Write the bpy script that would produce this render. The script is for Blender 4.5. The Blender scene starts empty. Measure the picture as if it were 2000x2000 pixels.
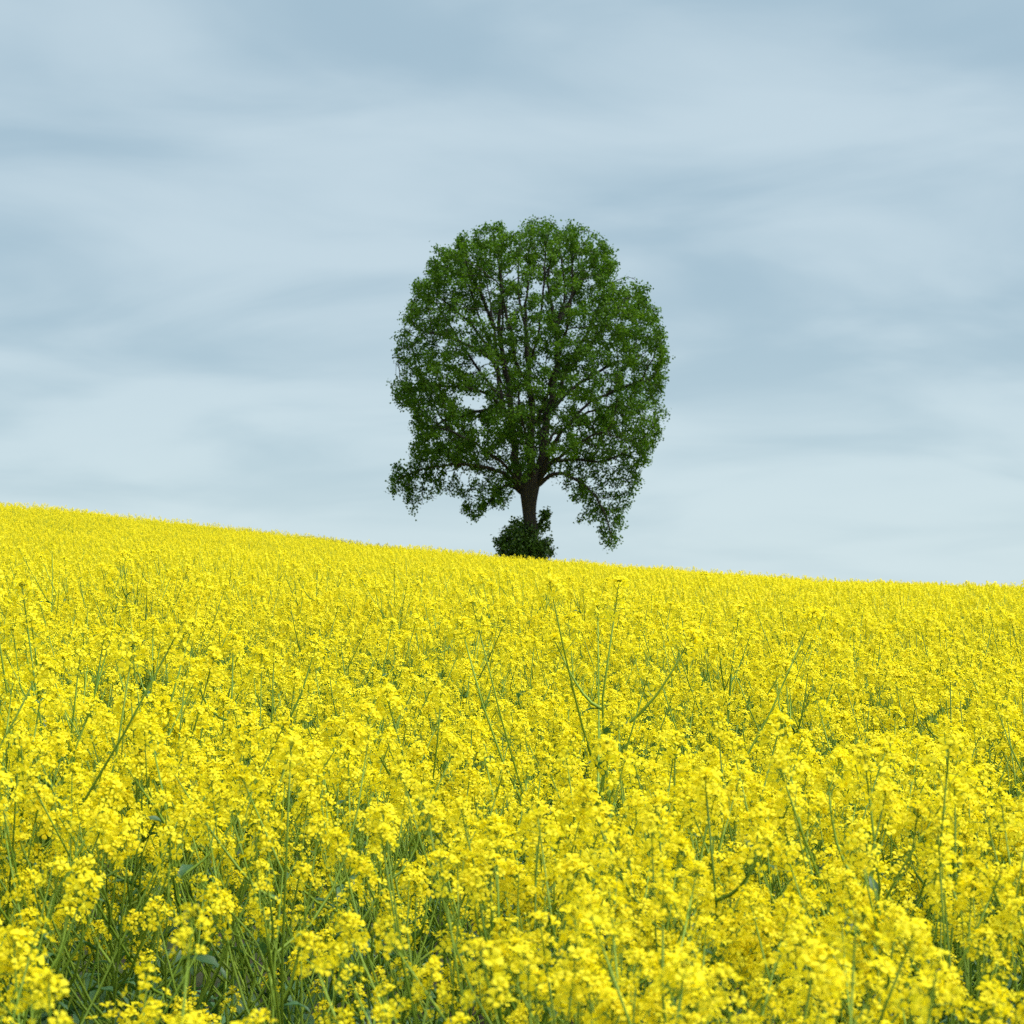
import bpy, math
import numpy as np
from mathutils import Matrix, Vector, Euler

# ------------------------------------------------------------------ camera, sky, sun, exposure
sc = bpy.context.scene
EYE = 1.85
FPX = 4165.0 / 2000.0            # focal length in picture widths
cam_d = bpy.data.cameras.new('camera')
cam_d.sensor_fit = 'HORIZONTAL'
cam_d.sensor_width = 24.0
cam_d.lens = 24.0 * FPX
cam_d.clip_start = 0.1
cam_d.clip_end = 20000
cam_d.dof.use_dof = True
cam_d.dof.focus_distance = 8.5
cam_d.dof.aperture_fstop = 8.0
cam = bpy.data.objects.new('camera', cam_d)
sc.collection.objects.link(cam)
PITCH = math.atan(222.0 / 4165.0)
cam.location = (0, 0, EYE)
cam.rotation_euler = (math.radians(90) + PITCH, 0, 0)
sc.camera = cam

SUN_EL, SUN_AZ = math.radians(60), math.radians(105)      # azimuth from +Y (view direction) towards +X
world = bpy.data.worlds.new('World')
sc.world = world
world.use_nodes = True
wn, wl = world.node_tree.nodes, world.node_tree.links
wn.clear()
w_out = wn.new('ShaderNodeOutputWorld')
w_bg = wn.new('ShaderNodeBackground')
w_bg.inputs['Strength'].default_value = 0.1
sky = wn.new('ShaderNodeTexSky')
sky.sky_type = 'NISHITA'
sky.sun_disc = False
sky.sun_elevation = SUN_EL
sky.sun_rotation = SUN_AZ
sky.air_density = 1.0
sky.dust_density = 1.5


def wnode(kind, **kw):
    n = wn.new(kind)
    for k, v in kw.items():
        setattr(n, k, v)
    return n


def wmath(op, a, b=None, clamp=False):
    n = wnode('ShaderNodeMath', operation=op, use_clamp=clamp)
    for i, q in enumerate((a, b)):
        if q is None:
            continue
        if isinstance(q, (int, float)):
            n.inputs[i].default_value = q
        else:
            wl.new(q, n.inputs[i])
    return n.outputs[0]


def wmix(fac, a, b):
    n = wnode('ShaderNodeMix', data_type='RGBA')
    for i, q in ((0, fac), (6, a), (7, b)):
        if isinstance(q, (int, float)):
            n.inputs[i].default_value = q
        elif isinstance(q, tuple):
            n.inputs[i].default_value = (*q, 1)
        else:
            wl.new(q, n.inputs[i])
    return n.outputs[2]


tc = wnode('ShaderNodeTexCoord')
sep = wnode('ShaderNodeSeparateXYZ')
wl.new(tc.outputs['Generated'], sep.inputs[0])
zc = wmath('MAXIMUM', sep.outputs[2], 0.0)
den = wmath('ADD', zc, 0.20)                       # a cloud deck seen in perspective
pxx = wmath('DIVIDE', sep.outputs[0], den)
pyy = wmath('DIVIDE', sep.outputs[1], den)
comb = wnode('ShaderNodeCombineXYZ')
wl.new(pxx, comb.inputs[0])
wl.new(pyy, comb.inputs[1])
cmap = wnode('ShaderNodeMapping')
cmap.inputs['Rotation'].default_value = (0, 0, math.radians(24))
cmap.inputs['Scale'].default_value = (1.75, 2.3, 1)
cmap.inputs['Location'].default_value = (1.7, 3.4, 0)
wl.new(comb.outputs[0], cmap.inputs[0])
n1 = wnode('ShaderNodeTexNoise')
n1.inputs['Scale'].default_value = 1.15
n1.inputs['Detail'].default_value = 6.0
n1.inputs['Roughness'].default_value = 0.46
n1.inputs['Distortion'].default_value = 0.5
wl.new(cmap.outputs[0], n1.inputs['Vector'])
n2 = wnode('ShaderNodeTexNoise')
n2.inputs['Scale'].default_value = 0.55
n2.inputs['Detail'].default_value = 2.0
wl.new(cmap.outputs[0], n2.inputs['Vector'])
cl = wmath('ADD', wmath('MULTIPLY', n1.outputs['Fac'], 0.7), wmath('MULTIPLY', n2.outputs['Fac'], 0.3))
ramp = wnode('ShaderNodeMapRange', interpolation_type='SMOOTHSTEP')
ramp.inputs['From Min'].default_value = 0.36
ramp.inputs['From Max'].default_value = 0.62
wl.new(cl, ramp.inputs['Value'])
CLOUD_DARK, CLOUD_LIGHT, CLOUD_LOW = (0.92, 1.27, 1.49), (1.34, 1.65, 1.81), (1.68, 2.05, 2.17)
ccol = wmix(ramp.outputs[0], CLOUD_DARK, CLOUD_LIGHT)
low = wmath('POWER', wmath('SUBTRACT', 1.0, wmath('DIVIDE', zc, 0.16), clamp=True), 1.6)
ccol = wmix(wmath('MULTIPLY', low, 0.85), ccol, CLOUD_LOW)
full = wmix(0.95, sky.outputs[0], ccol)            # overcast: the deck hides nearly all of the clear sky
wl.new(full, w_bg.inputs['Color'])
wl.new(w_bg.outputs[0], w_out.inputs[0])

sun_d = bpy.data.lights.new('sun', 'SUN')
sun_d.energy = 1.5
sun_d.angle = math.radians(60)
sun_d.color = (1.0, 0.96, 0.9)
sun = bpy.data.objects.new('sun', sun_d)
sc.collection.objects.link(sun)
sdir = Vector((math.sin(SUN_AZ) * math.cos(SUN_EL), math.cos(SUN_AZ) * math.cos(SUN_EL), math.sin(SUN_EL)))
sun.rotation_euler = sdir.to_track_quat('Z', 'Y').to_euler()
sun.location = (20, 30, 60)

sc.view_settings.view_transform = 'Standard'
sc.view_settings.look = 'None'
sc.view_settings.gamma = 1.0
sc.view_settings.use_curve_mapping = False
sc.view_settings.exposure = 1.97
sc.cycles.use_denoising = False
sc.cycles.max_bounces = 6
sc.cycles.diffuse_bounces = 4
sc.cycles.transmission_bounces = 3
sc.cycles.transparent_max_bounces = 4
sc.cycles.pixel_filter_type = 'BLACKMAN_HARRIS'
sc.cycles.filter_width = 1.2

rng = np.random.default_rng(11)
COL = sc.collection


# ------------------------------------------------------------------ helpers
def tag(o, label=None, cat=None, group=None, kind=None):
    if label: o['label'] = label
    if cat: o['category'] = cat
    if group: o['group'] = group
    if kind: o['kind'] = kind
    return o


class Geo:
    """verts, faces, material slots and a per-vertex random value, joined piece by piece"""
    def __init__(self):
        self.v, self.f, self.m, self.r, self.n = [], [], [], [], 0

    def add(self, v, f, m=0, r=0.5):
        v = np.asarray(v, float)
        self.v.append(v)
        self.f += [tuple(i + self.n for i in q) for q in f]
        self.m += ([m] * len(f)) if np.isscalar(m) else list(m)
        self.r.append(np.full(len(v), r) if np.isscalar(r) else np.asarray(r))
        self.n += len(v)

    def add_geo(self, g, mat=None, slots=None):
        if not g.v: return
        v = np.vstack(g.v)
        if mat is not None:
            M = np.array(mat)
            v = v @ M[:3, :3].T + M[:3, 3]
        self.add(v, g.f, [slots[i] for i in g.m] if slots else g.m, np.concatenate(g.r))

    def mesh(self, name, mats, smooth=True):
        me = bpy.data.meshes.new(name)
        me.from_pydata(np.vstack(self.v).tolist(), [], self.f)
        for q in mats: me.materials.append(q)
        me.polygons.foreach_set('material_index', np.array(self.m, np.int32))
        if smooth: me.polygons.foreach_set('use_smooth', np.ones(len(self.f), bool))
        a = me.attributes.new('rnd', 'FLOAT', 'POINT')
        a.data.foreach_set('value', np.concatenate(self.r).astype(np.float32))
        me.update()
        return me


def tube(pts, rad, sides=5, cap=True):
    P = np.asarray(pts, float)
    rad = np.broadcast_to(rad, len(P))
    T = np.gradient(P, axis=0)
    T /= np.linalg.norm(T, axis=1, keepdims=True) + 1e-9
    ref = np.array([0.0, 1.0, 0.0]) if abs(T[0][1]) < 0.9 else np.array([1.0, 0, 0])
    vs = []
    a = np.arange(sides) * 2 * math.pi / sides
    for p, t, r in zip(P, T, rad):
        n = ref - t * (ref @ t)
        n /= np.linalg.norm(n) + 1e-9
        b = np.cross(t, n)
        ref = n
        vs.append(p + r * (np.cos(a)[:, None] * n + np.sin(a)[:, None] * b))
    fs = []
    for i in range(len(P) - 1):
        for k in range(sides):
            k2 = (k + 1) % sides
            fs.append((i * sides + k, i * sides + k2, (i + 1) * sides + k2, (i + 1) * sides + k))
    if cap:
        fs.append(tuple((len(P) - 1) * sides + k for k in range(sides)))
    return np.vstack(vs), fs


def align(pos, direction, spin=0.0, scale=1.0):
    q = Vector(direction).to_track_quat('Z', 'Y')
    return Matrix.Translation(Vector(pos)) @ q.to_matrix().to_4x4() @ Matrix.Rotation(spin, 4, 'Z') @ Matrix.Scale(scale, 4)


def mesh_arrays(name, verts, faces, rnd, mat, smooth=False):
    """fast mesh from an (N,3) array and an (M,k) face array"""
    me = bpy.data.meshes.new(name)
    k = faces.shape[1]
    me.vertices.add(len(verts))
    me.vertices.foreach_set('co', verts.astype(np.float32).ravel())
    me.loops.add(faces.size)
    me.loops.foreach_set('vertex_index', faces.astype(np.int32).ravel())
    me.polygons.add(len(faces))
    me.polygons.foreach_set('loop_start', np.arange(0, faces.size, k, dtype=np.int32))
    me.polygons.foreach_set('use_smooth', np.full(len(faces), smooth))
    me.materials.append(mat)
    a = me.attributes.new('rnd', 'FLOAT', 'POINT')
    a.data.foreach_set('value', rnd.astype(np.float32))
    me.update(calc_edges=True)
    me.validate()
    return me


# ------------------------------------------------------------------ materials
def new_mat(name):
    m = bpy.data.materials.new(name)
    m.use_nodes = True
    nt = m.node_tree
    nt.nodes.clear()
    out = nt.nodes.new('ShaderNodeOutputMaterial')
    return m, nt, nt.nodes, nt.links, out


def leaf_mat(name, c_a, c_b, trans_tint=(1, 1, 1), trans=0.35, gloss=0.05, rough=0.5, obj_var=0.0, back=None):
    """thin leaf or petal: diffuse on both sides, light passing through, a little gloss"""
    m, nt, N, L, out = new_mat(name)
    at = N.new('ShaderNodeAttribute'); at.attribute_name = 'rnd'
    mix = N.new('ShaderNodeMix'); mix.data_type = 'RGBA'
    mix.inputs[6].default_value = (*c_a, 1); mix.inputs[7].default_value = (*c_b, 1)
    L.new(at.outputs['Fac'], mix.inputs[0])
    col = mix.outputs[2]
    if obj_var:
        oi = N.new('ShaderNodeObjectInfo')
        mr = N.new('ShaderNodeMapRange')
        mr.inputs[3].default_value = 1 - obj_var; mr.inputs[4].default_value = 1 + obj_var
        L.new(oi.outputs['Random'], mr.inputs[0])
        hs = N.new('ShaderNodeHueSaturation')
        L.new(mr.outputs[0], hs.inputs['Value']); L.new(col, hs.inputs['Color'])
        col = hs.outputs[0]
    di = N.new('ShaderNodeBsdfDiffuse'); L.new(col, di.inputs[0])
    tr = N.new('ShaderNodeBsdfTranslucent')
    tm = N.new('ShaderNodeMix'); tm.data_type = 'RGBA'; tm.blend_type = 'MULTIPLY'
    tm.inputs[0].default_value = 1.0; tm.inputs[7].default_value = (*trans_tint, 1)
    L.new(col, tm.inputs[6]); L.new(tm.outputs[2], tr.inputs[0])
    ms = N.new('ShaderNodeMixShader'); ms.inputs[0].default_value = trans
    L.new(di.outputs[0], ms.inputs[1]); L.new(tr.outputs[0], ms.inputs[2])
    gl = N.new('ShaderNodeBsdfGlossy'); gl.inputs['Roughness'].default_value = rough
    gl.inputs[0].default_value = (1, 1, 1, 1)
    m2 = N.new('ShaderNodeMixShader'); m2.inputs[0].default_value = gloss
    L.new(ms.outputs[0], m2.inputs[1]); L.new(gl.outputs[0], m2.inputs[2])
    L.new(m2.outputs[0], out.inputs[0])
    return m


M_PETAL = leaf_mat('petal', (0.94, 0.78, 0.008), (0.95, 0.87, 0.03), (1, 1, 0.8), 0.46, 0.01, 0.6, 0.04)
M_BUD = leaf_mat('bud', (0.40, 0.46, 0.02), (0.75, 0.66, 0.02), (1, 1, 0.6), 0.25, 0.02, 0.5)
M_STEM = leaf_mat('stem', (0.10, 0.20, 0.015), (0.25, 0.36, 0.04), (1, 1, 1), 0.08, 0.02, 0.5, 0.12)
M_RLEAF = leaf_mat('rape_leaf', (0.055, 0.14, 0.055), (0.12, 0.24, 0.12), (0.8, 1, 0.4), 0.28, 0.03, 0.42, 0.12)
M_TLEAF = leaf_mat('linden_leaf', (0.016, 0.075, 0.004), (0.150, 0.285, 0.018), (1.05, 1.1, 0.35), 0.42, 0.012, 0.5)
M_SLEAF = leaf_mat('shrub_leaf', (0.020, 0.066, 0.006), (0.11, 0.21, 0.018), (1.0, 1.1, 0.5), 0.3, 0.035, 0.45)


def bark_mat():
    m, nt, N, L, out = new_mat('bark')
    t = N.new('ShaderNodeTexCoord')
    mp = N.new('ShaderNodeMapping'); mp.inputs['Scale'].default_value = (9, 9, 1.6)
    L.new(t.outputs['Object'], mp.inputs[0])
    n = N.new('ShaderNodeTexNoise'); n.inputs['Scale'].default_value = 2.2; n.inputs['Detail'].default_value = 7
    n.inputs['Roughness'].default_value = 0.65
    L.new(mp.outputs[0], n.inputs['Vector'])
    r = N.new('ShaderNodeValToRGB')
    r.color_ramp.elements[0].position = 0.34; r.color_ramp.elements[0].color = (0.010, 0.008, 0.006, 1)
    r.color_ramp.elements[1].position = 0.7; r.color_ramp.elements[1].color = (0.043, 0.036, 0.026, 1)
    L.new(n.outputs[0], r.inputs[0])
    b = N.new('ShaderNodeBump'); b.inputs['Strength'].default_value = 0.9; b.inputs['Distance'].default_value = 0.05
    L.new(n.outputs[0], b.inputs['Height'])
    p = N.new('ShaderNodeBsdfPrincipled'); p.inputs['Roughness'].default_value = 0.92
    L.new(r.outputs[0], p.inputs['Base Color']); L.new(b.outputs[0], p.inputs['Normal'])
    L.new(p.outputs[0], out.inputs[0])
    return m


def soil_mat():
    m, nt, N, L, out = new_mat('soil')
    t = N.new('ShaderNodeTexCoord')
    n = N.new('ShaderNodeTexNoise'); n.inputs['Scale'].default_value = 3.0; n.inputs['Detail'].default_value = 9
    L.new(t.outputs['Object'], n.inputs['Vector'])
    r = N.new('ShaderNodeValToRGB')
    r.color_ramp.elements[0].position = 0.38; r.color_ramp.elements[0].color = (0.035, 0.026, 0.016, 1)
    r.color_ramp.elements[1].position = 0.62; r.color_ramp.elements[1].color = (0.045, 0.075, 0.02, 1)
    L.new(n.outputs[0], r.inputs[0])
    b = N.new('ShaderNodeBump'); b.inputs['Strength'].default_value = 0.6; b.inputs['Distance'].default_value = 0.04
    L.new(n.outputs[0], b.inputs['Height'])
    p = N.new('ShaderNodeBsdfPrincipled'); p.inputs['Roughness'].default_value = 0.95
    L.new(r.outputs[0], p.inputs['Base Color']); L.new(b.outputs[0], p.inputs['Normal'])
    L.new(p.outputs[0], out.inputs[0])
    return m


M_BARK, M_SOIL = bark_mat(), soil_mat()


# ------------------------------------------------------------------ the hill
def yr(x): return 92 + 14 * np.tanh(x / 20)


def prof(t):
    rise = np.where(t < .7, t, np.where(t < 1.3, .7 + (t - .7) - (t - .7) ** 2 / .6, .7 - (t - 1.3)))
    far = -0.6 - 0.25 * np.tanh(np.maximum(t - 2.6, 0) / 3)
    return np.where(t > 2.6, far, np.maximum(rise, -0.6))


def hill(x, y):
    x, y = np.asarray(x, float), np.asarray(y, float)
    q = np.tanh(x / 25)
    h = 3.77152 - 2.486836 * q + 0.211847 * q ** 2 + 0.070795 * q ** 3 + 2.161656 * q ** 4
    h = h - 0.13 * (1 + np.tanh((x - 9) / 5)) - 0.24 * np.exp(-((x + 2) / 10) ** 2)
    return h * prof(y / yr(x))


gx = np.sinh(np.linspace(-6.2, 6.2, 181)) * 8.0
gy = np.concatenate([np.linspace(-300, -6, 16), np.linspace(-4, 180, 150), 180 + np.geomspace(5, 3500, 34)])
GX, GY = np.meshgrid(gx, gy)
gv = np.stack([GX, GY, hill(GX, GY)], -1).reshape(-1, 3)
nx_ = len(gx)
ii, jj = np.meshgrid(np.arange(len(gy) - 1), np.arange(nx_ - 1), indexing='ij')
gi = (ii * nx_ + jj).ravel()
gf = np.stack([gi, gi + 1, gi + nx_ + 1, gi + nx_], 1)
ground = bpy.data.objects.new('ground', mesh_arrays('ground', gv, gf, np.zeros(len(gv)), M_SOIL, True))
COL.objects.link(ground)
tag(ground, kind='structure')


# ------------------------------------------------------------------ rapeseed: pieces
def flower_geo(r):
    """four rounded, cupped petals on a short claw and a small green centre; about 17 mm across"""
    g = Geo()
    rows = [(0.0010, 0.0009, 0.0), (0.0036, 0.0015, 0.0028), (0.0062, 0.0039, 0.0040),
            (0.0090, 0.0046, 0.0042), (0.0110, 0.0026, 0.0034)]
    base = r.uniform(0, 6.28)
    for k in range(4):
        a = base + k * math.pi / 2 + r.normal(0, 0.12)
        s = r.uniform(0.85, 1.12)
        tilt = r.normal(0.05, 0.16)
        vs = []
        for (q, w, z) in rows:
            zz = z + q * tilt
            for sg in (-1, 1):
                vs.append((s * q * math.cos(a) - sg * s * w * math.sin(a),
                           s * q * math.sin(a) + sg * s * w * math.cos(a), s * zz + (0.0007 if q > 0.005 else 0)))
        fs = [(2 * i, 2 * i + 2, 2 * i + 3, 2 * i + 1) for i in range(4)]
        g.add(vs, fs, 0, float(r.uniform(0, 1)))
    return g


def bud_geo(r):
    g = Geo()
    L, w = r.uniform(0.005, 0.008), r.uniform(0.0013, 0.002)
    v = [(0, 0, 0)] + [(w * math.cos(a), w * math.sin(a), L * 0.5) for a in (0, 1.571, 3.142, 4.712)] + [(0, 0, L)]
    f = [(0, 2, 1), (0, 3, 2), (0, 4, 3), (0, 1, 4), (5, 1, 2), (5, 2, 3), (5, 3, 4), (5, 4, 1)]
    g.add(v, f, 0, float(r.uniform(0, 1)))
    return g


def head_geo(r, n=20, length=0.06, lod=0, loose=1.0):
    """open flowers (slot 0 petal, slot 1 stalk) round the tip of a raceme, and the bud cluster apart"""
    fl, bd = Geo(), Geo()
    v, f = tube([(0, 0, 0), (0, 0, length * 0.6), (0, 0, length)], [0.0017, 0.0014, 0.001], 4 if lod == 0 else 3)
    fl.add(v, f, 1, 0.6)
    for i in range(n):
        t = (i + r.uniform(0.2, 0.8)) / n
        z = length * (0.05 + 0.93 * t)
        a = i * 2.399 + r.normal(0, 0.3)
        el = 0.10 + 1.05 * t ** 1.6 + r.normal(0, 0.14)
        ln = r.uniform(0.016, 0.031) * loose * (1.12 - 0.5 * t)
        d = np.array([math.cos(a) * math.cos(el), math.sin(a) * math.cos(el), math.sin(el)])
        p0 = np.array([0, 0, z])
        p1 = p0 + d * ln
        face = d + np.array([0, 0, r.uniform(0.1, 0.7)]) + r.normal(0, 0.18, 3)
        sc_ = r.uniform(0.88, 1.14)
        if lod == 0:
            v, f = tube([p0, p1], 0.0006, 3, False)
            fl.add(v, f, 1, 0.7)
            fl.add_geo(flower_geo(r), align(p1, face, 0, sc_), [0])
        else:
            M = np.array(align(p1, face, r.uniform(0, 6.28), sc_))
            w = 0.0112
            q = np.array([(-w, 0, .003), (0, -w, .0005), (w, 0, .003), (0, w, .0005)]) * r.uniform(0.9, 1.25)
            fl.add(q @ M[:3, :3].T + M[:3, 3], [(0, 1, 2), (0, 2, 3)], 0, float(r.uniform(0, 1)))
    nb = 14 if lod == 0 else 2
    for i in range(nb):
        t = i / nb
        a = i * 2.399
        el = 0.5 + 1.0 * t
        d = np.array([math.cos(a) * math.cos(el), math.sin(a) * math.cos(el), math.sin(el)])
        p = np.array([0, 0, length * 0.97]) + d * r.uniform(0.002, 0.007)
        bd.add_geo(bud_geo(r), align(p, d + np.array([0, 0, 0.5]), 0, 1.0 if lod == 0 else 2.2))
    return fl, bd


def rleaf_geo(r, length, width, lod=0):
    """long wavy rape leaf, arching over; base at the origin, growing along +X"""
    g = Geo()
    n = 8 if lod == 0 else 3
    vs, fs = [], []
    droop = r.uniform(0.2, 1.0)
    ph = r.uniform(0, 6.28)
    for i in range(n + 1):
        t = i / n
        w = width * (0.28 + 1.0 * math.sin(math.pi * min(1, t * 1.02) ** 0.8) ** 0.8) * (1 - t ** 6)
        w *= 1 + 0.16 * math.sin(t * 17 + ph)
        ang = 0.7 - droop * 1.7 * t
        x = length * t * math.cos(ang * 0.7)
        z = length * (0.55 * t - droop * 0.75 * t * t)
        wav = 0.12 * width * math.sin(t * 13 + ph)
        vs += [(x, -w / 2, z + w * 0.22 + wav), (x, 0, z), (x, w / 2, z + w * 0.22 - wav)]
    for i in range(n):
        a = i * 3
        fs += [(a, a + 1, a + 4, a + 3), (a + 1, a + 2, a + 5, a + 4)]
    g.add(vs, fs, 0, np.clip(r.uniform(0.1, 0.8) + np.repeat(r.normal(0, .05, n + 1), 3), 0, 1))
    return g


NHEAD = 9
prng = np.random.default_rng(5)
HEADS = [head_geo(prng, n_, l_, 0, w_) for n_, l_, w_ in ((22, .045, 1.05), (18, .04, 1.1), (14, .065, 1.15), (25, .06, 1.05), (10, .05, 1.15), (15, .08, 1.05), (20, .032, 1.2), (9, .03, .95), (15, .042, 1.25))]
HEADS_FAR = [head_geo(prng, int(prng.integers(11, 16)), float(prng.uniform(0.035, 0.068)), 1) for _ in range(6)]
NLEAF = 6
LEAVES = [rleaf_geo(prng, float(l), float(l * w)) for l, w in
          ((0.22, 0.26), (0.18, 0.27), (0.26, 0.21), (0.15, 0.24), (0.11, 0.2), (0.08, 0.2))]
LEAVES_FAR = [rleaf_geo(prng, 0.18, 0.055, 1), rleaf_geo(prng, 0.12, 0.035, 1)]


def plant_plan(r, H, nb, nleaf, lean=0.10, far=False, leafy=False):
    """where everything sits on one plant: stem mesh, head and leaf placements"""
    st, heads, leaves = Geo(), [], []
    lx, ly = r.normal(0, lean, 2)
    c1 = r.normal(0, 0.035, 2)
    n = 3 if far else 8
    wob = r.normal(0, 0.015, (n + 1, 2)) if not far else np.zeros((n + 1, 2))
    def spine(t):
        k = t * n
        i = min(int(k), n - 1)
        w = wob[i] * (1 - (k - i)) + wob[i + 1] * (k - i)
        return np.array([H * (lx * t * t + c1[0] * math.sin(3.1 * t)) + w[0] * t, H * (ly * t * t + c1[1] * math.sin(3.1 * t)) + w[1] * t, H * t * (1 - 0.3 * (lx * lx + ly * ly) * t)])
    ts = np.linspace(-0.02, 1, n + 1)
    P = np.array([spine(t) for t in ts])
    tone = float(r.uniform(0.15, 0.75))
    v, f = tube(P, np.linspace(0.0058, 0.0017, n + 1), 3 if far else 5)
    st.add(v, f, 0, tone)
    heads.append((P[-1], P[-1] - P[-2], r.uniform(0.9, 1.15)))
    a0 = r.uniform(0, 6.28)
    for b in range(nb):
        t0 = 0.46 + 0.44 * (b + r.uniform(0, 0.7)) / nb
        if leafy: t0 = 0.3 + 0.6 * (b + r.uniform(0, .7)) / nb
        p0 = spine(t0)
        a = a0 + b * 2.4 + r.normal(0, 0.3)
        rise = (H * r.uniform(0.86, 1.03) - p0[2])
        rise = max(rise, 0.09)
        out = rise * r.uniform(0.28, 0.80) + 0.025
        d = np.array([math.cos(a), math.sin(a)])
        m = 3 if far else 5
        pts = []
        sway = r.normal(0, 0.014, 2)
        for k in range(m + 1):
            t = k / m
            o = out * (t ** 0.75)
            q = p0 + np.array([d[0] * o, d[1] * o, rise * (0.55 * t + 0.45 * t * t)])
            q[:2] += sway * math.sin(math.pi * t) * (1.0 if not far else 0.3) + lx * 0.0
            pts.append(q)
        v, f = tube(pts, np.linspace(0.0036, 0.0015, m + 1), 3 if far else 4)
        st.add(v, f, 0, float(np.clip(tone + r.uniform(-.1, .25), 0, 1)))
        heads.append((pts[-1], pts[-1] - pts[-2], r.uniform(0.68, 1.05)))
        if r.random() < (0.4 if not far else 0.4):      # a side shoot with its own small head
            s0 = pts[m // 2]
            a2 = a + r.choice([-1, 1]) * r.uniform(0.6, 1.4)
            e = s0 + np.array([math.cos(a2) * 0.06, math.sin(a2) * 0.06, r.uniform(0.07, 0.16)])
            mid = (s0 + e) / 2 + np.array([math.cos(a2) * 0.015, math.sin(a2) * 0.015, -0.01])
            v, f = tube([s0, mid, e], [0.002, 0.0016, 0.0012], 3)
            st.add(v, f, 0, tone)
            heads.append((e, e - mid, r.uniform(0.6, 0.9)))
        if r.random() < 0.7 and not far:                  # the small clasping leaf under the branch
            leaves.append((p0, a + r.normal(0, .3), int(r.integers(4, NLEAF)), r.uniform(0.6, 1.0)))
        # young pods and spent stalks along the bare part of the shoot
        for k in range(2 if far else 5):
            tt = r.uniform(0.55, 0.97)
            i = min(int(tt * m), m - 1)
            s0 = pts[i] * (1 - (tt * m - i)) + pts[i + 1] * (tt * m - i)
            a2 = r.uniform(0, 6.28)
            e = s0 + np.array([math.cos(a2) * 0.022, math.sin(a2) * 0.022, r.uniform(0.012, 0.035)])
            v, f = tube([s0, e], [0.0007, 0.0009], 3, False)
            st.add(v, f, 0, 0.8)
    for k in range(nleaf):
        t0 = r.uniform(0.08, 0.42) if not leafy else r.uniform(0.1, 0.85)
        leaves.append((spine(t0), r.uniform(0, 6.28), int(r.integers(0, 4 if t0 < 0.45 else 5)), r.uniform(0.75, 1.15)))
    return st, heads, leaves


def realise(plan, r, far=False):
    """the pieces of a plant with the mesh index and matrix of each"""
    st, heads, leaves = plan
    hh = [(int(r.integers(0, len(HEADS_FAR) if far else NHEAD)), align(p, d, r.uniform(0, 6.28), s)) for p, d, s in heads]
    ll = []
    for p, a, k, s in leaves:
        ll.append((k % 2 if far else k, Matrix.Translation(Vector(p)) @ Matrix.Rotation(a, 4, 'Z') @ Matrix.Rotation(r.normal(-0.15, 0.3), 4, 'Y') @ Matrix.Scale(s, 4)))
    return st, hh, ll


def joined(real, far, name):
    st, hh, ll = real
    g = Geo()
    g.add_geo(st, None, [1])
    for k, M in hh:
        fl, bd = (HEADS_FAR if far else HEADS)[k]
        g.add_geo(fl, M, [0, 1])
        g.add_geo(bd, M, [2])
    for k, M in ll:
        g.add_geo((LEAVES_FAR if far else LEAVES)[k], M, [3])
    return g.mesh(name, [M_PETAL, M_STEM, M_BUD, M_RLEAF])


NMID, NFAR, NLOW = 14, 12, 6
MID = [realise(plant_plan(prng, float(prng.uniform(1.10, 1.28)), int(prng.integers(6, 10)), int(prng.integers(4, 7))), prng) for _ in range(NMID)]
LOW = [realise(plant_plan(prng, float(prng.uniform(0.80, 1.04)), int(prng.integers(2, 5)), int(prng.integers(9, 14)), 0.25, leafy=True), prng) for _ in range(NLOW)]
FAR = [realise(plant_plan(prng, float(prng.uniform(1.10, 1.28)), int(prng.integers(5, 9)), 3, far=True), prng, True) for _ in range(NFAR)]

src = bpy.data.collections.new('rapeseed_source')          # the shapes the crop is scattered from
for i, a in enumerate(MID):
    src.objects.link(bpy.data.objects.new('rapeseed_shape_%02d' % i, joined(a, False, 'rapeseed_%02d' % i)))
for i, a in enumerate(LOW):
    src.objects.link(bpy.data.objects.new('rapeseed_shape_%02d' % (NMID + i), joined(a, False, 'rapeseed_%02d' % (NMID + i))))
for i, a in enumerate(FAR):
    src.objects.link(bpy.data.objects.new('rapeseed_shape_%02d' % (NMID + NLOW + i), joined(a, True, 'rapeseed_%02d' % (NMID + NLOW + i))))


# ------------------------------------------------------------------ rapeseed: where the plants stand
def vnoise(x, y, scale, seed):
    """smooth value noise 0..1"""
    x, y = x / scale, y / scale
    xi, yi = np.floor(x).astype(np.int64), np.floor(y).astype(np.int64)
    fx, fy = x - xi, y - yi
    fx, fy = fx * fx * (3 - 2 * fx), fy * fy * (3 - 2 * fy)
    def h(a, b):
        n = (a * 374761393 + b * 668265263 + seed * 974711) & 0x7fffffff
        n = ((n ^ (n >> 13)) * 1274126177) & 0x7fffffff
        return ((n ^ (n >> 16)) & 0xffff) / 65535.0
    return (h(xi, yi) * (1 - fx) + h(xi + 1, yi) * fx) * (1 - fy) + (h(xi, yi + 1) * (1 - fx) + h(xi + 1, yi + 1) * fx) * fy


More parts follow.
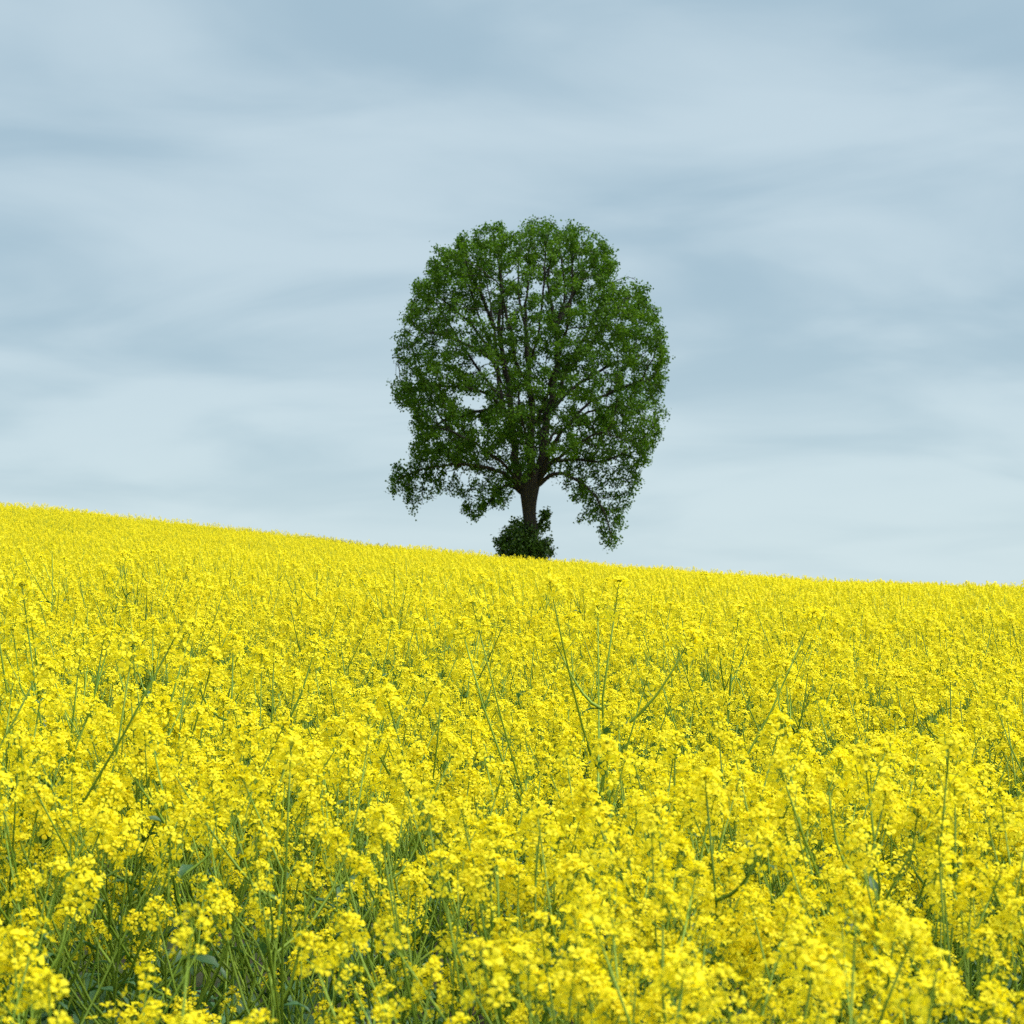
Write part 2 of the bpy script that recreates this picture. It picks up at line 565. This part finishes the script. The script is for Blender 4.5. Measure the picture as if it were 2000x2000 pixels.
TREE = np.array([0.62, 76.0])
DENS = 27.0
cell = 1 / math.sqrt(DENS)
cand = []
for y0, y1 in ((2.15, 12), (12, 40), (40, 104)):
    hw = 0.30 * y1 + 2.2
    nxn, nyn = int(2 * hw / cell), int((y1 - y0) / cell)
    X, Y = np.meshgrid(np.linspace(-hw, hw, nxn), np.linspace(y0, y1, nyn, endpoint=False))
    X = X + rng.uniform(-.62, .62, X.shape) * cell
    Y = Y + rng.uniform(-.62, .62, X.shape) * cell
    cand.append(np.stack([X.ravel(), Y.ravel()], 1))
P = np.vstack(cand)
P = P[np.abs(P[:, 0]) < 0.30 * P[:, 1] + 2.2]
x, y = P[:, 0], P[:, 1]
patch = vnoise(x, y, 0.55, 3) * 0.6 + vnoise(x, y, 1.7, 4) * 0.4
keep = rng.random(len(P)) < np.clip(np.where(y < 5, 0.52, 0.27) + 2.2 * (patch - 0.28) + 0.5 * (vnoise(x, y, 8.0, 14) - 0.5), 0.05, 1)
keep &= ~((y < 2.6) & (np.abs(x + 0.31) < 0.17) & (rng.random(len(P)) < 0.7))
keep &= np.hypot(x - TREE[0], y - TREE[1]) > 1.25
# the leafy gap near the path, where few plants stand tall
gap = np.exp(-(((x + 0.145 * y) / 0.33) ** 2 + ((y - 3.1) / 1.2) ** 2))
is_gap = gap > 0.38
keep &= ~(is_gap & (rng.random(len(P)) < 0.10))
P, gap, is_gap, patch = P[keep], gap[keep], is_gap[keep], patch[keep]
x, y = P[:, 0], P[:, 1]
N = len(P)
Z = hill(x, y)
dist = np.hypot(x, y)
variant = np.where(is_gap, NMID + rng.integers(0, NLOW, N), np.where(dist < 17, rng.integers(0, NMID, N), NMID + NLOW + rng.integers(0, NFAR, N)))
scale = rng.normal(1.0, 0.055, N) + 0.14 * (vnoise(x, y, 2.4, 9) - 0.5)
tall = (rng.random(N) < np.where(dist < 20, 0.055, 0.03)) & ~is_gap & (dist > 4.6)
scale[tall] *= rng.uniform(1.08, 1.28, tall.sum())
scale = np.clip(scale, 0.78, 1.34)
scale = np.minimum(scale, np.where(dist < 22, (EYE + np.clip(0.020 - 0.11 * x / y, 0.004, 0.05) * dist - Z) / 1.25, 2.0))
mid_ = (dist > 18) & (dist < 58)
scale[mid_] = np.minimum(scale[mid_], ((EYE + (np.maximum(0.0335 - 0.10 * x / y, 0.0195) - 0.001) * dist - Z) / 1.27)[mid_])
scale = np.maximum(scale, 0.75)
front = dist < 3.7
scale[front] = np.minimum(scale[front], 1.03)
scale[dist > 30] = np.minimum(scale[dist > 30], 1.17)
scale[is_gap] = np.clip(scale[is_gap], 0.8, 1.05)
rot = np.stack([rng.normal(0, 0.07, N), rng.normal(0.03, 0.07, N), rng.uniform(0, 6.283, N)], 1)
lean_gap = (~is_gap) & (gap > 0.16)
rot[lean_gap, 0] += rng.normal(0, 0.16, lean_gap.sum())
rot[lean_gap, 1] += rng.normal(0, 0.16, lean_gap.sum())

# the 300 that show largest become plants of their own
u = x / y
e_top = (Z + 1.28 * scale - EYE) / y
in_view = (np.abs(u) < 0.252) & (e_top > (-778 / 4165.0) - 0.03) & (y > 1.7)
order = np.argsort(np.where(in_view, dist, 1e9))
near = order[:300]
mask_near = np.zeros(N, bool)
mask_near[near] = True

head_me = [(fl.mesh('flower_head', [M_PETAL, M_STEM]), bd.mesh('bud_cluster', [M_BUD])) for fl, bd in HEADS]
leaf_me = [g.mesh('leaf', [M_RLEAF]) for g in LEAVES]
arche = MID + LOW
stem_me = [a[0].mesh('stem', [M_STEM]) for a in arche]
def plant_label(i, va):
    if is_gap[i]:
        return 'low leafy rapeseed plant with few yellow flowers inside the dark gap', 'low rapeseed plants in the leafy gap'
    if lean_gap[i]:
        return 'rapeseed plant leaning at the rim of the dark leafy gap in the front rows', 'rapeseed plants round the leafy gap'
    if tall[i] and scale[i] > 1.1:
        return 'tall rapeseed plant lifting yellow heads above the front rows on a long stem', 'tall rapeseed plants above the front rows'
    size = 'short' if scale[i] < 0.95 else 'full height'
    lean = 'leaning' if math.hypot(rot[i, 0], rot[i, 1]) > 0.12 else 'upright'
    n_h = len(arche[va][1])
    much = 'few' if n_h <= 11 else 'many'
    return ('%s %s rapeseed plant with %s yellow flower heads in the front rows' % (size, lean, much),
            '%s %s rapeseed plants with %s heads in the front rows' % (size, lean, much))


for i in near:
    va = int(variant[i])
    label, group = plant_label(i, va)
    root = bpy.data.objects.new('rapeseed_plant', None)
    root.empty_display_size = 0.05
    root.location = (x[i], y[i], Z[i])
    root.rotation_euler = rot[i]
    root.scale = (scale[i],) * 3
    tag(root, label, 'rapeseed', group)
    COL.objects.link(root)
    o = bpy.data.objects.new('stem', stem_me[va]); o.parent = root; COL.objects.link(o)
    for k, M in arche[va][1]:
        h = bpy.data.objects.new('flower_head', head_me[k][0]); h.parent = root; h.matrix_local = M; COL.objects.link(h)
        b = bpy.data.objects.new('bud_cluster', head_me[k][1]); b.parent = h; COL.objects.link(b)
    for k, M in arche[va][2]:
        l = bpy.data.objects.new('leaf', leaf_me[k]); l.parent = root; l.matrix_local = M; COL.objects.link(l)

# all the others: one mass
F_ = ~mask_near
pm = bpy.data.meshes.new('rapeseed_field')
pm.vertices.add(int(F_.sum()))
pm.vertices.foreach_set('co', np.stack([x, y, Z], 1)[F_].astype(np.float32).ravel())
for nm, tp, arr in (('variant', 'INT', variant[F_].astype(np.int32)), ('size', 'FLOAT', scale[F_].astype(np.float32))):
    a = pm.attributes.new(nm, tp, 'POINT'); a.data.foreach_set('value', arr)
a = pm.attributes.new('turn', 'FLOAT_VECTOR', 'POINT')
a.data.foreach_set('vector', rot[F_].astype(np.float32).ravel())
for m_ in (M_PETAL, M_STEM, M_BUD, M_RLEAF): pm.materials.append(m_)
field = bpy.data.objects.new('rapeseed_field', pm)
COL.objects.link(field)
tag(field, 'dense mass of yellow flowering rapeseed covering the hillside up to the skyline', 'rapeseed', kind='stuff')
ng = bpy.data.node_groups.new('scatter', 'GeometryNodeTree')
ng.interface.new_socket('Geometry', in_out='INPUT', socket_type='NodeSocketGeometry')
ng.interface.new_socket('Geometry', in_out='OUTPUT', socket_type='NodeSocketGeometry')
gin, gout = ng.nodes.new('NodeGroupInput'), ng.nodes.new('NodeGroupOutput')
iop = ng.nodes.new('GeometryNodeInstanceOnPoints')
ci = ng.nodes.new('GeometryNodeCollectionInfo')
ci.inputs['Collection'].default_value = src
ci.inputs['Separate Children'].default_value = True
ci.inputs['Reset Children'].default_value = True
def nattr(nm, tp):
    n = ng.nodes.new('GeometryNodeInputNamedAttribute'); n.data_type = tp; n.inputs['Name'].default_value = nm
    return n.outputs[0]
e2r = ng.nodes.new('FunctionNodeEulerToRotation')
ng.links.new(nattr('turn', 'FLOAT_VECTOR'), e2r.inputs[0])
ng.links.new(gin.outputs[0], iop.inputs['Points'])
ng.links.new(ci.outputs[0], iop.inputs['Instance'])
iop.inputs['Pick Instance'].default_value = True
ng.links.new(nattr('variant', 'INT'), iop.inputs['Instance Index'])
ng.links.new(e2r.outputs[0], iop.inputs['Rotation'])
ng.links.new(nattr('size', 'FLOAT'), iop.inputs['Scale'])
ng.links.new(iop.outputs[0], gout.inputs[0])
md = field.modifiers.new('scatter', 'NODES')
md.node_group = ng

# ------------------------------------------------------------------ the linden
KZ = 0.3883 * 76 / 4165.0           # metres per unit of the measured outline
TZ = float(hill(TREE[0], TREE[1]))
ZO = (EYE + 76 * (1222 - 1087.3) / 4165.0) - TZ


def tx(q): return (q - 860) * KZ
def tz(q): return (1770 - q) * KZ + ZO


OUT = [(700, 95), (740, 118), (782, 215), (815, 118), (860, 82), (930, 80), (1010, 92), (1090, 112), (1165, 155), (1240, 205), (1300, 268),
       (1300, 330), (1335, 370), (1375, 335), (1410, 345), (1412, 430), (1462, 492), (1500, 560), (1545, 600), (1540, 690), (1550, 790), (1538, 850),
       (1505, 930), (1545, 1025), (1530, 1120), (1495, 1215), (1440, 1310), (1410, 1415), (1335, 1480), (1325, 1600),
       (1295, 1640), (1325, 1690), (1270, 1715), (1225, 1665), (1250, 1625), (1120, 1575), (1095, 1490), (1055, 1440),
       (1010, 1370), (930, 1345), (860, 1320), (790, 1370), (760, 1430), (780, 1500), (650, 1535), (575, 1580), (510, 1540), (530, 1490),
       (470, 1455), (385, 1500), (335, 1470), (300, 1545), (230, 1520), (228, 1470), (160, 1420), (150, 1350), (210, 1325),
       (230, 1260), (292, 1200), (270, 1120), (290, 1030), (205, 990), (145, 910), (232, 925), (200, 840), (180, 780), (208, 690),
       (205, 585), (235, 530), (268, 430), (280, 385), (350, 345), (360, 275), (440, 232), (480, 180), (560, 150), (630, 110)]
OUT = np.array(OUT, float)


def inside(px, pz):
    n = len(OUT)
    r = np.zeros(len(px), bool)
    j = n - 1
    for i in range(n):
        xi, zi = OUT[i]
        xj, zj = OUT[j]
        c = ((zi > pz) != (zj > pz)) & (px < (xj - xi) * (pz - zi) / (zj - zi + 1e-9) + xi)
        r ^= c
        j = i
    return r


trng = np.random.default_rng(23)
NA = 7200
ax, az = np.zeros(0), np.zeros(0)
while len(ax) < NA:
    qx, qz = trng.uniform(140, 1560, 4000), trng.uniform(75, 1720, 4000)
    k = inside(qx, qz)
    ax, az = np.append(ax, qx[k]), np.append(az, qz[k])
ax, az = ax[:NA], az[:NA]
bays = []
# bays in the outline between the boughs
for _ in range(46):
    k_ = int(trng.integers(0, len(OUT))); t_ = trng.random()
    e_ = OUT[k_] * (1 - t_) + OUT[(k_ + 1) % len(OUT)] * t_
    bays.append((*e_, trng.uniform(14, 38)))
# more growing points along the rim and in the hanging skirts
for a_, b_, w_ in ((OUT[i], OUT[(i + 1) % len(OUT)], i) for i in range(len(OUT))):
    m_ = int(np.hypot(*(b_ - a_)) / 9) + 1
    t_ = trng.random(m_)[:, None]
    q_ = a_ + (b_ - a_) * t_
    q_ += (np.array([860, 850]) - q_) * trng.uniform(0.015, 0.07, (m_, 1))
    ax, az = np.append(ax, q_[:, 0]), np.append(az, q_[:, 1])
for _ in range(60):                                    # shoots that stand out of the outline
    k_ = int(trng.integers(0, len(OUT)))
    t_ = trng.random()
    e_ = OUT[k_] * (1 - t_) + OUT[(k_ + 1) % len(OUT)] * t_
    if e_[1] > 1330: continue
    o_ = e_ - np.array([860, 950]); o_ /= np.linalg.norm(o_)
    for q_ in np.linspace(-60, trng.uniform(10, 42), 7):
        ax, az = np.append(ax, e_[0] + o_[0] * q_ + trng.normal(0, 7)), np.append(az, e_[1] + o_[1] * q_ + trng.normal(0, 7))
ok_ = np.ones(len(ax), bool)
for bx_, bz_, br_ in bays: ok_ &= np.hypot(ax - bx_, az - bz_) > br_
ax, az = ax[ok_], az[ok_]
sk = (az > 1330) & (trng.random(len(az)) < 0.8)
ax, az = np.append(ax, ax[sk] + trng.normal(0, 12, sk.sum())), np.append(az, az[sk] + trng.normal(0, 12, sk.sum()))
ax = np.where(az < 700, 860 + (ax - 860) * (0.955 + 0.045 * az / 700), ax)
NA = len(ax)
zt = (1770 - az)
# depth of the crown at each height: nearly as deep as wide, shallower in the hanging skirts
lev = np.clip((az - 80) / 1270, 0, 1)
Rz = 690 * np.sqrt(np.clip(1 - ((lev - 0.58) / 0.62) ** 2, 0.02, 1))
Rz = np.where(az > 1300, 260, Rz)
cx = 860.0
dep = np.sqrt(np.clip(1 - ((ax - cx) / (Rz + 40)) ** 2, 0.06, 1)) * Rz * 0.88
dd = trng.uniform(-1, 1, NA)
dd = np.sign(dd) * np.abs(dd) ** 0.8
A = np.stack([(ax - 860) * KZ, dd * dep * KZ, zt * KZ + ZO], 1)
# a leafy bunch of young shoots in front of the fork
bun = trng.normal(0, 1, (170, 3)) * np.array([0.36, 0.25, 0.5]) + np.array([tx(785), -1.25, tz(1190)])
# thin the inside of the crown
rad = np.abs(dd)
core = np.hypot((ax - 860) / 640, (az - 800) / 700)
front = (dd < -0.15) & (np.abs(ax - 860) < 330) & (az > 420)
drop = (np.maximum(core, rad * 0.9) < 0.66) & (trng.random(NA) < 0.6)
drop |= front & (trng.random(NA) < 0.5)
A = np.vstack([A[~drop], bun])

LIMBS = [  # (outline x, outline y, depth in metres)
    [(850, 1480, 0), (800, 1330, .1), (745, 1060, .2), (735, 930, .2), (712, 780, .1), (690, 640, 0), (700, 470, 0), (680, 300, 0)],
    [(870, 1440, 0), (895, 1200, -.2), (895, 1000, -.3), (870, 800, -.3), (842, 620, -.2), (828, 460, -.2), (850, 300, -.2)],
    [(885, 1420, 0), (925, 1250, .2), (960, 1040, .3), (1010, 770, .2), (1000, 600, .2), (970, 400, .1), (975, 240, 0)],
    [(890, 1440, 0), (935, 1290, -.3), (1000, 1165, -.6), (1090, 1050, -.8), (1190, 1010, -1.0), (1300, 985, -1.1)],
    [(955, 1060, .3), (1030, 840, .5), (1130, 740, .6), (1230, 600, .6), (1330, 470, .5)],
    [(890, 1410, 0), (950, 1300, .2), (1060, 1275, .4), (1180, 1305, .5), (1260, 1290, .5), (1400, 1200, .6)],
    [(895, 1430, 0), (940, 1365, -.1), (1010, 1330, -.3), (1120, 1370, -.4), (1200, 1450, -.4), (1250, 1560, -.4), (1272, 1670, -.4)],
    [(830, 1460, 0), (790, 1400, 0), (735, 1350, -.2), (620, 1325, -.3), (480, 1310, -.3), (330, 1345, -.3), (220, 1400, -.3)],
    [(835, 1470, 0), (780, 1405, .2), (730, 1400, .3), (690, 1465, .4), (610, 1525, .4)],
    [(745, 1060, .2), (690, 970, -.2), (560, 930, -.5), (420, 905, -.6), (260, 920, -.6)],
    [(740, 1030, .2), (620, 1015, .6), (450, 1050, .9), (340, 1090, 1.0)],
    [(712, 780, .1), (640, 690, .3), (560, 580, .4), (420, 470, .4)],
    [(710, 800, .1), (600, 740, -.7), (450, 690, -1.2), (290, 640, -1.2)],
    [(690, 640, 0), (640, 480, -.4), (560, 330, -.6)],
    [(1000, 600, .2), (1080, 430, .4), (1170, 290, .5)],
    [(960, 1040, .3), (1120, 900, 1.2), (1290, 800, 1.6), (1420, 740, 1.6)],
    [(880, 1400, 0), (850, 1270, -1.0), (800, 1130, -2.0), (780, 1000, -2.9)],
    [(880, 1400, 0), (910, 1250, 1.0), (930, 1080, 2.1), (950, 900, 3.0)],
    [(895, 1100, -.3), (960, 900, -1.3), (1010, 700, -2.2), (1040, 520, -2.4)],
    [(895, 1000, -.3), (800, 800, -1.4), (760, 600, -2.1), (740, 420, -2.0)],
    [(740, 1050, .2), (700, 850, 1.4), (660, 640, 2.2), (640, 460, 2.1)],
    [(925, 1250, .2), (990, 1130, 1.3), (1130, 1080, 2.2), (1280, 1040, 2.5)],
    [(830, 1450, 0), (760, 1310, -.8), (640, 1210, -1.6), (480, 1160, -2.0)],
    [(890, 1430, 0), (960, 1300, -.9), (1090, 1210, -1.8), (1240, 1150, -2.2)],
]
LIMBS += [
    [(735, 930, .2), (650, 700, -.3), (590, 500, -.5), (530, 300, -.5)],
    [(712, 780, .1), (730, 560, -.5), (725, 380, -.7), (735, 210, -.6)],
    [(690, 640, 0), (610, 440, .3), (610, 250, .3)],
    [(870, 800, -.3), (900, 580, -.8), (910, 380, -.9), (905, 180, -.7)],
    [(1010, 770, .2), (1060, 560, -.4), (1075, 380, -.5), (1080, 200, -.4)],
    [(1000, 600, .2), (1040, 420, .1), (1030, 260, 0), (1020, 150, 0)],
    [(1030, 840, .5), (1150, 650, -.3), (1220, 480, -.5), (1250, 330, -.5)],
    [(842, 620, -.2), (800, 450, .3), (790, 320, .4), (800, 230, .3)],
    [(735, 1000, .2), (600, 800, .2), (480, 640, .2), (370, 480, .1)],
    [(1010, 1160, -.6), (1180, 960, -.4), (1340, 880, -.2), (1480, 840, 0)],
]
TRUNK = [(852, 2010, 0), (855, 1850, 0), (862, 1760, 0), (864, 1650, 0), (860, 1560, 0), (858, 1500, 0), (860, 1440, 0), (866, 1400, 0), (872, 1365, 0), (876, 1330, 0)]
TRUNK_R = [0.36, 0.28, 0.235, 0.215, 0.225, 0.265, 0.33, 0.36, 0.30, 0.2]

nodes, parent, limb_of, limb_ids = [], [], [], []


def add_node(p, par, lb):
    nodes.append(np.array(p, float)); parent.append(par); limb_of.append(lb)
    return len(nodes) - 1


tp = [(tx(a), d, tz(b)) for a, b, d in TRUNK]
tp[0] = (tp[0][0], 0, -0.15)
last = -1
for p in tp:
    last = add_node(p, last, -1)
ntr = len(nodes)
for li, lb in enumerate(LIMBS):
    pts = np.array([(tx(a), d, tz(b)) for a, b, d in lb])
    # a smooth, slightly wandering path through the measured points
    seg = np.linalg.norm(np.diff(pts, axis=0), axis=1)
    s = np.concatenate([[0], np.cumsum(seg)])
    m = max(4, int(s[-1] / 0.22))
    tt = np.linspace(0, s[-1], m + 1)
    q = np.stack([np.interp(tt, s, pts[:, k]) for k in range(3)], 1)
    for _ in range(2):
        q[1:-1] = 0.25 * q[:-2] + 0.5 * q[1:-1] + 0.25 * q[2:]
    w = np.cumsum(trng.normal(0, 0.022, q.shape), 0)
    q += w * np.minimum(1, tt / 1.0)[:, None]
    # start from the nearest existing node
    cand_ = np.array(nodes)
    par = int(np.argmin(np.linalg.norm(cand_ - q[0], axis=1)))
    limb_ids.append([])
    for p in q[1:]:
        par = add_node(p, par, li)
        limb_ids[-1].append(par)

# the twigs grow towards the free places of the crown
STEP, REACH, KILL = 0.15, 2.4, 0.25
NP = np.array(nodes)
alive = np.ones(len(A), bool)
best = np.full(len(A), 1e9)
bidx = np.zeros(len(A), int)
start = ntr


def update(lo):
    arr = np.array(nodes[lo:])
    for c in range(0, len(arr), 400):
        D = np.linalg.norm(A[:, None, :] - arr[None, c:c + 400, :], axis=2)
        k = D.argmin(1)
        d = D[np.arange(len(A)), k]
        b = d < best
        best[b] = d[b]
        bidx[b] = k[b] + lo + c


update(start)
fork = np.array([tx(870), 0, tz(1400)])
nchild = {}
for it in range(90):
    alive &= best > KILL
    act = alive & (best < REACH)
    if not act.any() or len(nodes) > 14000: break
    lo = len(nodes)
    ids = np.unique(bidx[act])
    pos = np.array(nodes)
    D = A[act] - pos[bidx[act]]
    D /= np.linalg.norm(D, axis=1, keepdims=True)
    acc = np.zeros((len(pos), 3))
    np.add.at(acc, bidx[act], D)
    for i in ids:
        if nchild.get(i, 0) > 2: 
            alive[(bidx == i)] = False
            continue
        d = acc[i]
        nrm = np.linalg.norm(d)
        if nrm < 1e-3: continue
        d = d / nrm
        p_ = pos[i] - pos[parent[i]]
        rd = pos[i] - fork; rd = rd / (np.linalg.norm(rd) + 1e-6)
        d = d + 0.5 * p_ / (np.linalg.norm(p_) + 1e-6) + trng.normal(0, 0.10, 3) + 0.25 * rd + np.array([0, 0, 0.12 if pos[i][2] > 4.2 else -0.1])
        d /= np.linalg.norm(d)
        add_node(pos[i] + d * STEP, i, limb_of[i])
        nchild[i] = nchild.get(i, 0) + 1
    if len(nodes) == lo: break
    update(lo)
pos = np.array(nodes)
n = len(pos)
par_a = np.array(parent)
kids = [[] for _ in range(n)]
for i in range(n):
    if par_a[i] >= 0: kids[par_a[i]].append(i)
r_ = np.zeros(n)
EXP = 2.3
for i in range(n - 1, -1, -1):
    if not kids[i]: r_[i] = 0.0085
    else: r_[i] = sum(r_[k] ** EXP for k in kids[i]) ** (1 / EXP)
mx = r_[ntr:].max()
r_[ntr:] = np.minimum(r_[ntr:] * min(1.0, 0.21 / mx) if mx > 0.21 else r_[ntr:], 0.21)
for i in range(ntr): r_[i] = TRUNK_R[i]
for li in range(len(LIMBS)):                       # the boughs themselves thin out evenly from the fork
    ids = limb_ids[li]
    b0 = 0.14 if li < 3 else 0.065 if li in (3, 5, 6, 7) else 0.055 if li < 24 else 0.04
    for k, i in enumerate(ids):
        r_[i] = max(r_[i], b0 * (1 - k / len(ids)) ** 0.8 + 0.012)

tree = bpy.data.objects.new('linden_tree', None)
tree.location = (TREE[0], TREE[1], TZ)
COL.objects.link(tree)
tag(tree, 'lone linden tree with broad round green crown standing on the field ridge', 'tree')


def part(name, me, par, kind=None):
    o = bpy.data.objects.new(name, me)
    COL.objects.link(o)
    o.parent = par
    if kind: o['kind'] = kind
    return o


# trunk with fluting and the burr at its foot
g = Geo()
tpz = np.array(tp)
zz = np.linspace(0, 1, 26)
tpos = np.stack([np.interp(zz, np.linspace(0, 1, len(tpz)), tpz[:, k]) for k in range(3)], 1)
trad = np.interp(zz, np.linspace(0, 1, len(tpz)), TRUNK_R)
for _ in range(2): trad[1:-1] = .25 * trad[:-2] + .5 * trad[1:-1] + .25 * trad[2:]
S = 20
v, f = tube(tpos, trad, S)
for i in range(len(tpos)):
    for k in range(S):
        a = 2 * math.pi * k / S
        fl_ = 1 + 0.06 * math.sin(3 * a + 0.4 * i * .3) + 0.035 * math.sin(7 * a + 1.3) + trng.normal(0, 0.008)
        v[i * S + k] = tpos[i] + (v[i * S + k] - tpos[i]) * fl_
burr = np.array([tx(905), -0.12, tz(1635)])
dv = np.linalg.norm(v - burr, axis=1)
v += ((v - tpos.repeat(S, 0)) * np.array([1, 1, 0.2])) * (0.55 * np.exp(-(dv / 0.25) ** 2))[:, None]
g.add(v, f)
part('trunk', g.mesh('trunk', [M_BARK]), tree)

# boughs: every limb a part, its twigs a sub-part
main = np.zeros(n, bool)
for li in range(len(LIMBS)):
    br, tw = Geo(), Geo()
    ids = [i for i in range(ntr, n) if limb_of[i] == li]
    idset = set(ids)
    # chains: follow the thickest child
    starts = [i for i in ids if par_a[i] not in idset or (i != max(kids[par_a[i]], key=lambda q: r_[q]))]
    for s0 in starts:
        ch = [par_a[s0], s0]
        c = s0
        while True:
            kk = [q for q in kids[c] if q in idset]
            if not kk: break
            c = max(kids[c], key=lambda q: r_[q])
            if c not in idset: break
            ch.append(c)
        rr = r_[ch].copy()
        rr[0] = min(rr[0], rr[1] * 1.25)
        pts = pos[ch]
        big = rr[1] > 0.022
        v, f = tube(pts, rr, 8 if rr[1] > 0.06 else 5 if big else 3)
        (br if big else tw).add(v, f)
    b = part('branch', br.mesh('branch', [M_BARK]), tree) if br.v else None
    if tw.v: part('twigs', tw.mesh('twigs', [M_BARK]), b or tree, 'stuff')


def leaf_cloud(name, centres, per, spread, size, mat, rg, sag=0.0, axis=None):
    m = len(centres) * per
    c = np.repeat(centres, per, 0) + rg.normal(0, spread, (m, 3))
    c[:, 2] -= sag
    s = rg.uniform(0.7, 1.25, m)[:, None] * size
    # leaf tip direction: outward and hanging
    d = rg.normal(0, 1, (m, 3)); d[:, 2] = d[:, 2] * 0.5 - 0.75
    d /= np.linalg.norm(d, axis=1, keepdims=True)
    nrm = rg.normal(0, 1, (m, 3)); nrm[:, 2] = np.abs(nrm[:, 2]) + 0.5
    sd = np.cross(d, nrm); sd /= np.linalg.norm(sd, axis=1, keepdims=True) + 1e-9
    up = np.cross(sd, d)
    prof_ = [(0, 0, 0), (.44, .22, .10), (.40, .58, .09), (0, 1, -.06), (-.40, .58, .09), (-.44, .22, .10)]
    V = np.stack([c + s * (a * sd + b * d + e * up) for a, b, e in prof_], 1).reshape(-1, 3)
    base = (np.arange(m) * 6)[:, None]
    Fq = np.concatenate([base + np.array([[0, 1, 2, 3]]), base + np.array([[0, 3, 4, 5]])], 0)
    tone = np.repeat(np.clip(rg.beta(1.5, 1.9, len(centres)), 0, 1), per) * 0.65 + rg.random(m) * 0.35
    return mesh_arrays(name, V, Fq, np.repeat(tone, 6), mat)


tips = np.array([i for i in range(ntr, n) if r_[i] < 0.0165])
# a few bare spots and dense tufts, so that the sky shows through in places
tuft = vnoise(pos[tips, 0] * 1.0 + pos[tips, 1] * .6 + 50, pos[tips, 2] + pos[tips, 1] * .45 + 50, 0.85, 31)
keep = trng.random(len(tips)) < np.clip(0.08 + 1.9 * (tuft - 0.12), 0.05, 1)
crown = leaf_cloud('crown', pos[tips[keep]], 25, 0.095, 0.078, M_TLEAF, trng, 0.03)
part('crown', crown, tree, 'stuff')
print('TREE nodes', n, 'leaves', len(crown.polygons) // 2, 'plants', N)

# ------------------------------------------------------------------ the shrub round the foot of the trunk
shrub = bpy.data.objects.new('shrub', None)
sb = (TREE[0] - 0.12, TREE[1] - 0.55)
SZ = float(hill(*sb))
shrub.location = (sb[0], sb[1], SZ)
COL.objects.link(shrub)
tag(shrub, 'dark green leafy shrub round the foot of the linden trunk', 'shrub')
off = np.array([TREE[0] - sb[0], TREE[1] - sb[1], TZ - SZ])
cent = []
stems = Geo()
lumps = [(800, 1680, 90, 80, .0), (760, 1720, 65, 60, -.1), (850, 1690, 70, 85, -.2), (900, 1730, 60, 50, -.1), (800, 1780, 110, 80, 0), (880, 1800, 90, 80, 0),
         (930, 1720, 34, 42, 0), (815, 1630, 55, 45, 0), (725, 1710, 30, 26, 0), (745, 1655, 22, 20, -.2), (700, 1690, 14, 12, -.1), (790, 1600, 16, 18, 0), (955, 1690, 18, 20, -.1), (965, 1740, 20, 18, 0), (945, 1545, 18, 18, .05), (940, 1560, 22, 26, .05), (930, 1600, 26, 28, .05), (915, 1625, 18, 22, 0)]
for (lx_, lz_, rx, rz_, dy) in lumps:
    m = int(rx * rz_ / 42) + 6
    for _ in range(m):
        a = trng.normal(0, 1, 3); a /= np.linalg.norm(a)
        k = trng.random() ** 0.5
        p = np.array([tx(lx_) + a[0] * rx * KZ * k, dy + a[1] * rx * KZ * k * 1.1, tz(lz_) + a[2] * rz_ * KZ * k]) + off
        cent.append(p)
    for _ in range(3):
        e = np.array([tx(lx_), dy, tz(lz_)]) + off + trng.normal(0, 0.5, 3) * np.array([rx, rx, rz_]) * KZ
        s0 = np.array([trng.normal(0, .15), trng.normal(0, .12), -0.05]) if lz_ > 1640 or lx_ < 890 else np.array([tx(888), 0, tz(1650)]) + off
        md_ = (s0 + e) / 2 + np.array([0, 0, 0.08])
        v, f = tube([s0, md_, e], [0.02, 0.014, 0.006], 4)
        stems.add(v, f)
cent = np.array(cent)
part('stems', stems.mesh('stems', [M_BARK]), shrub)
part('foliage', leaf_cloud('foliage', cent, 7, 0.085, 0.09, M_SLEAF, trng, 0.02), shrub, 'stuff')
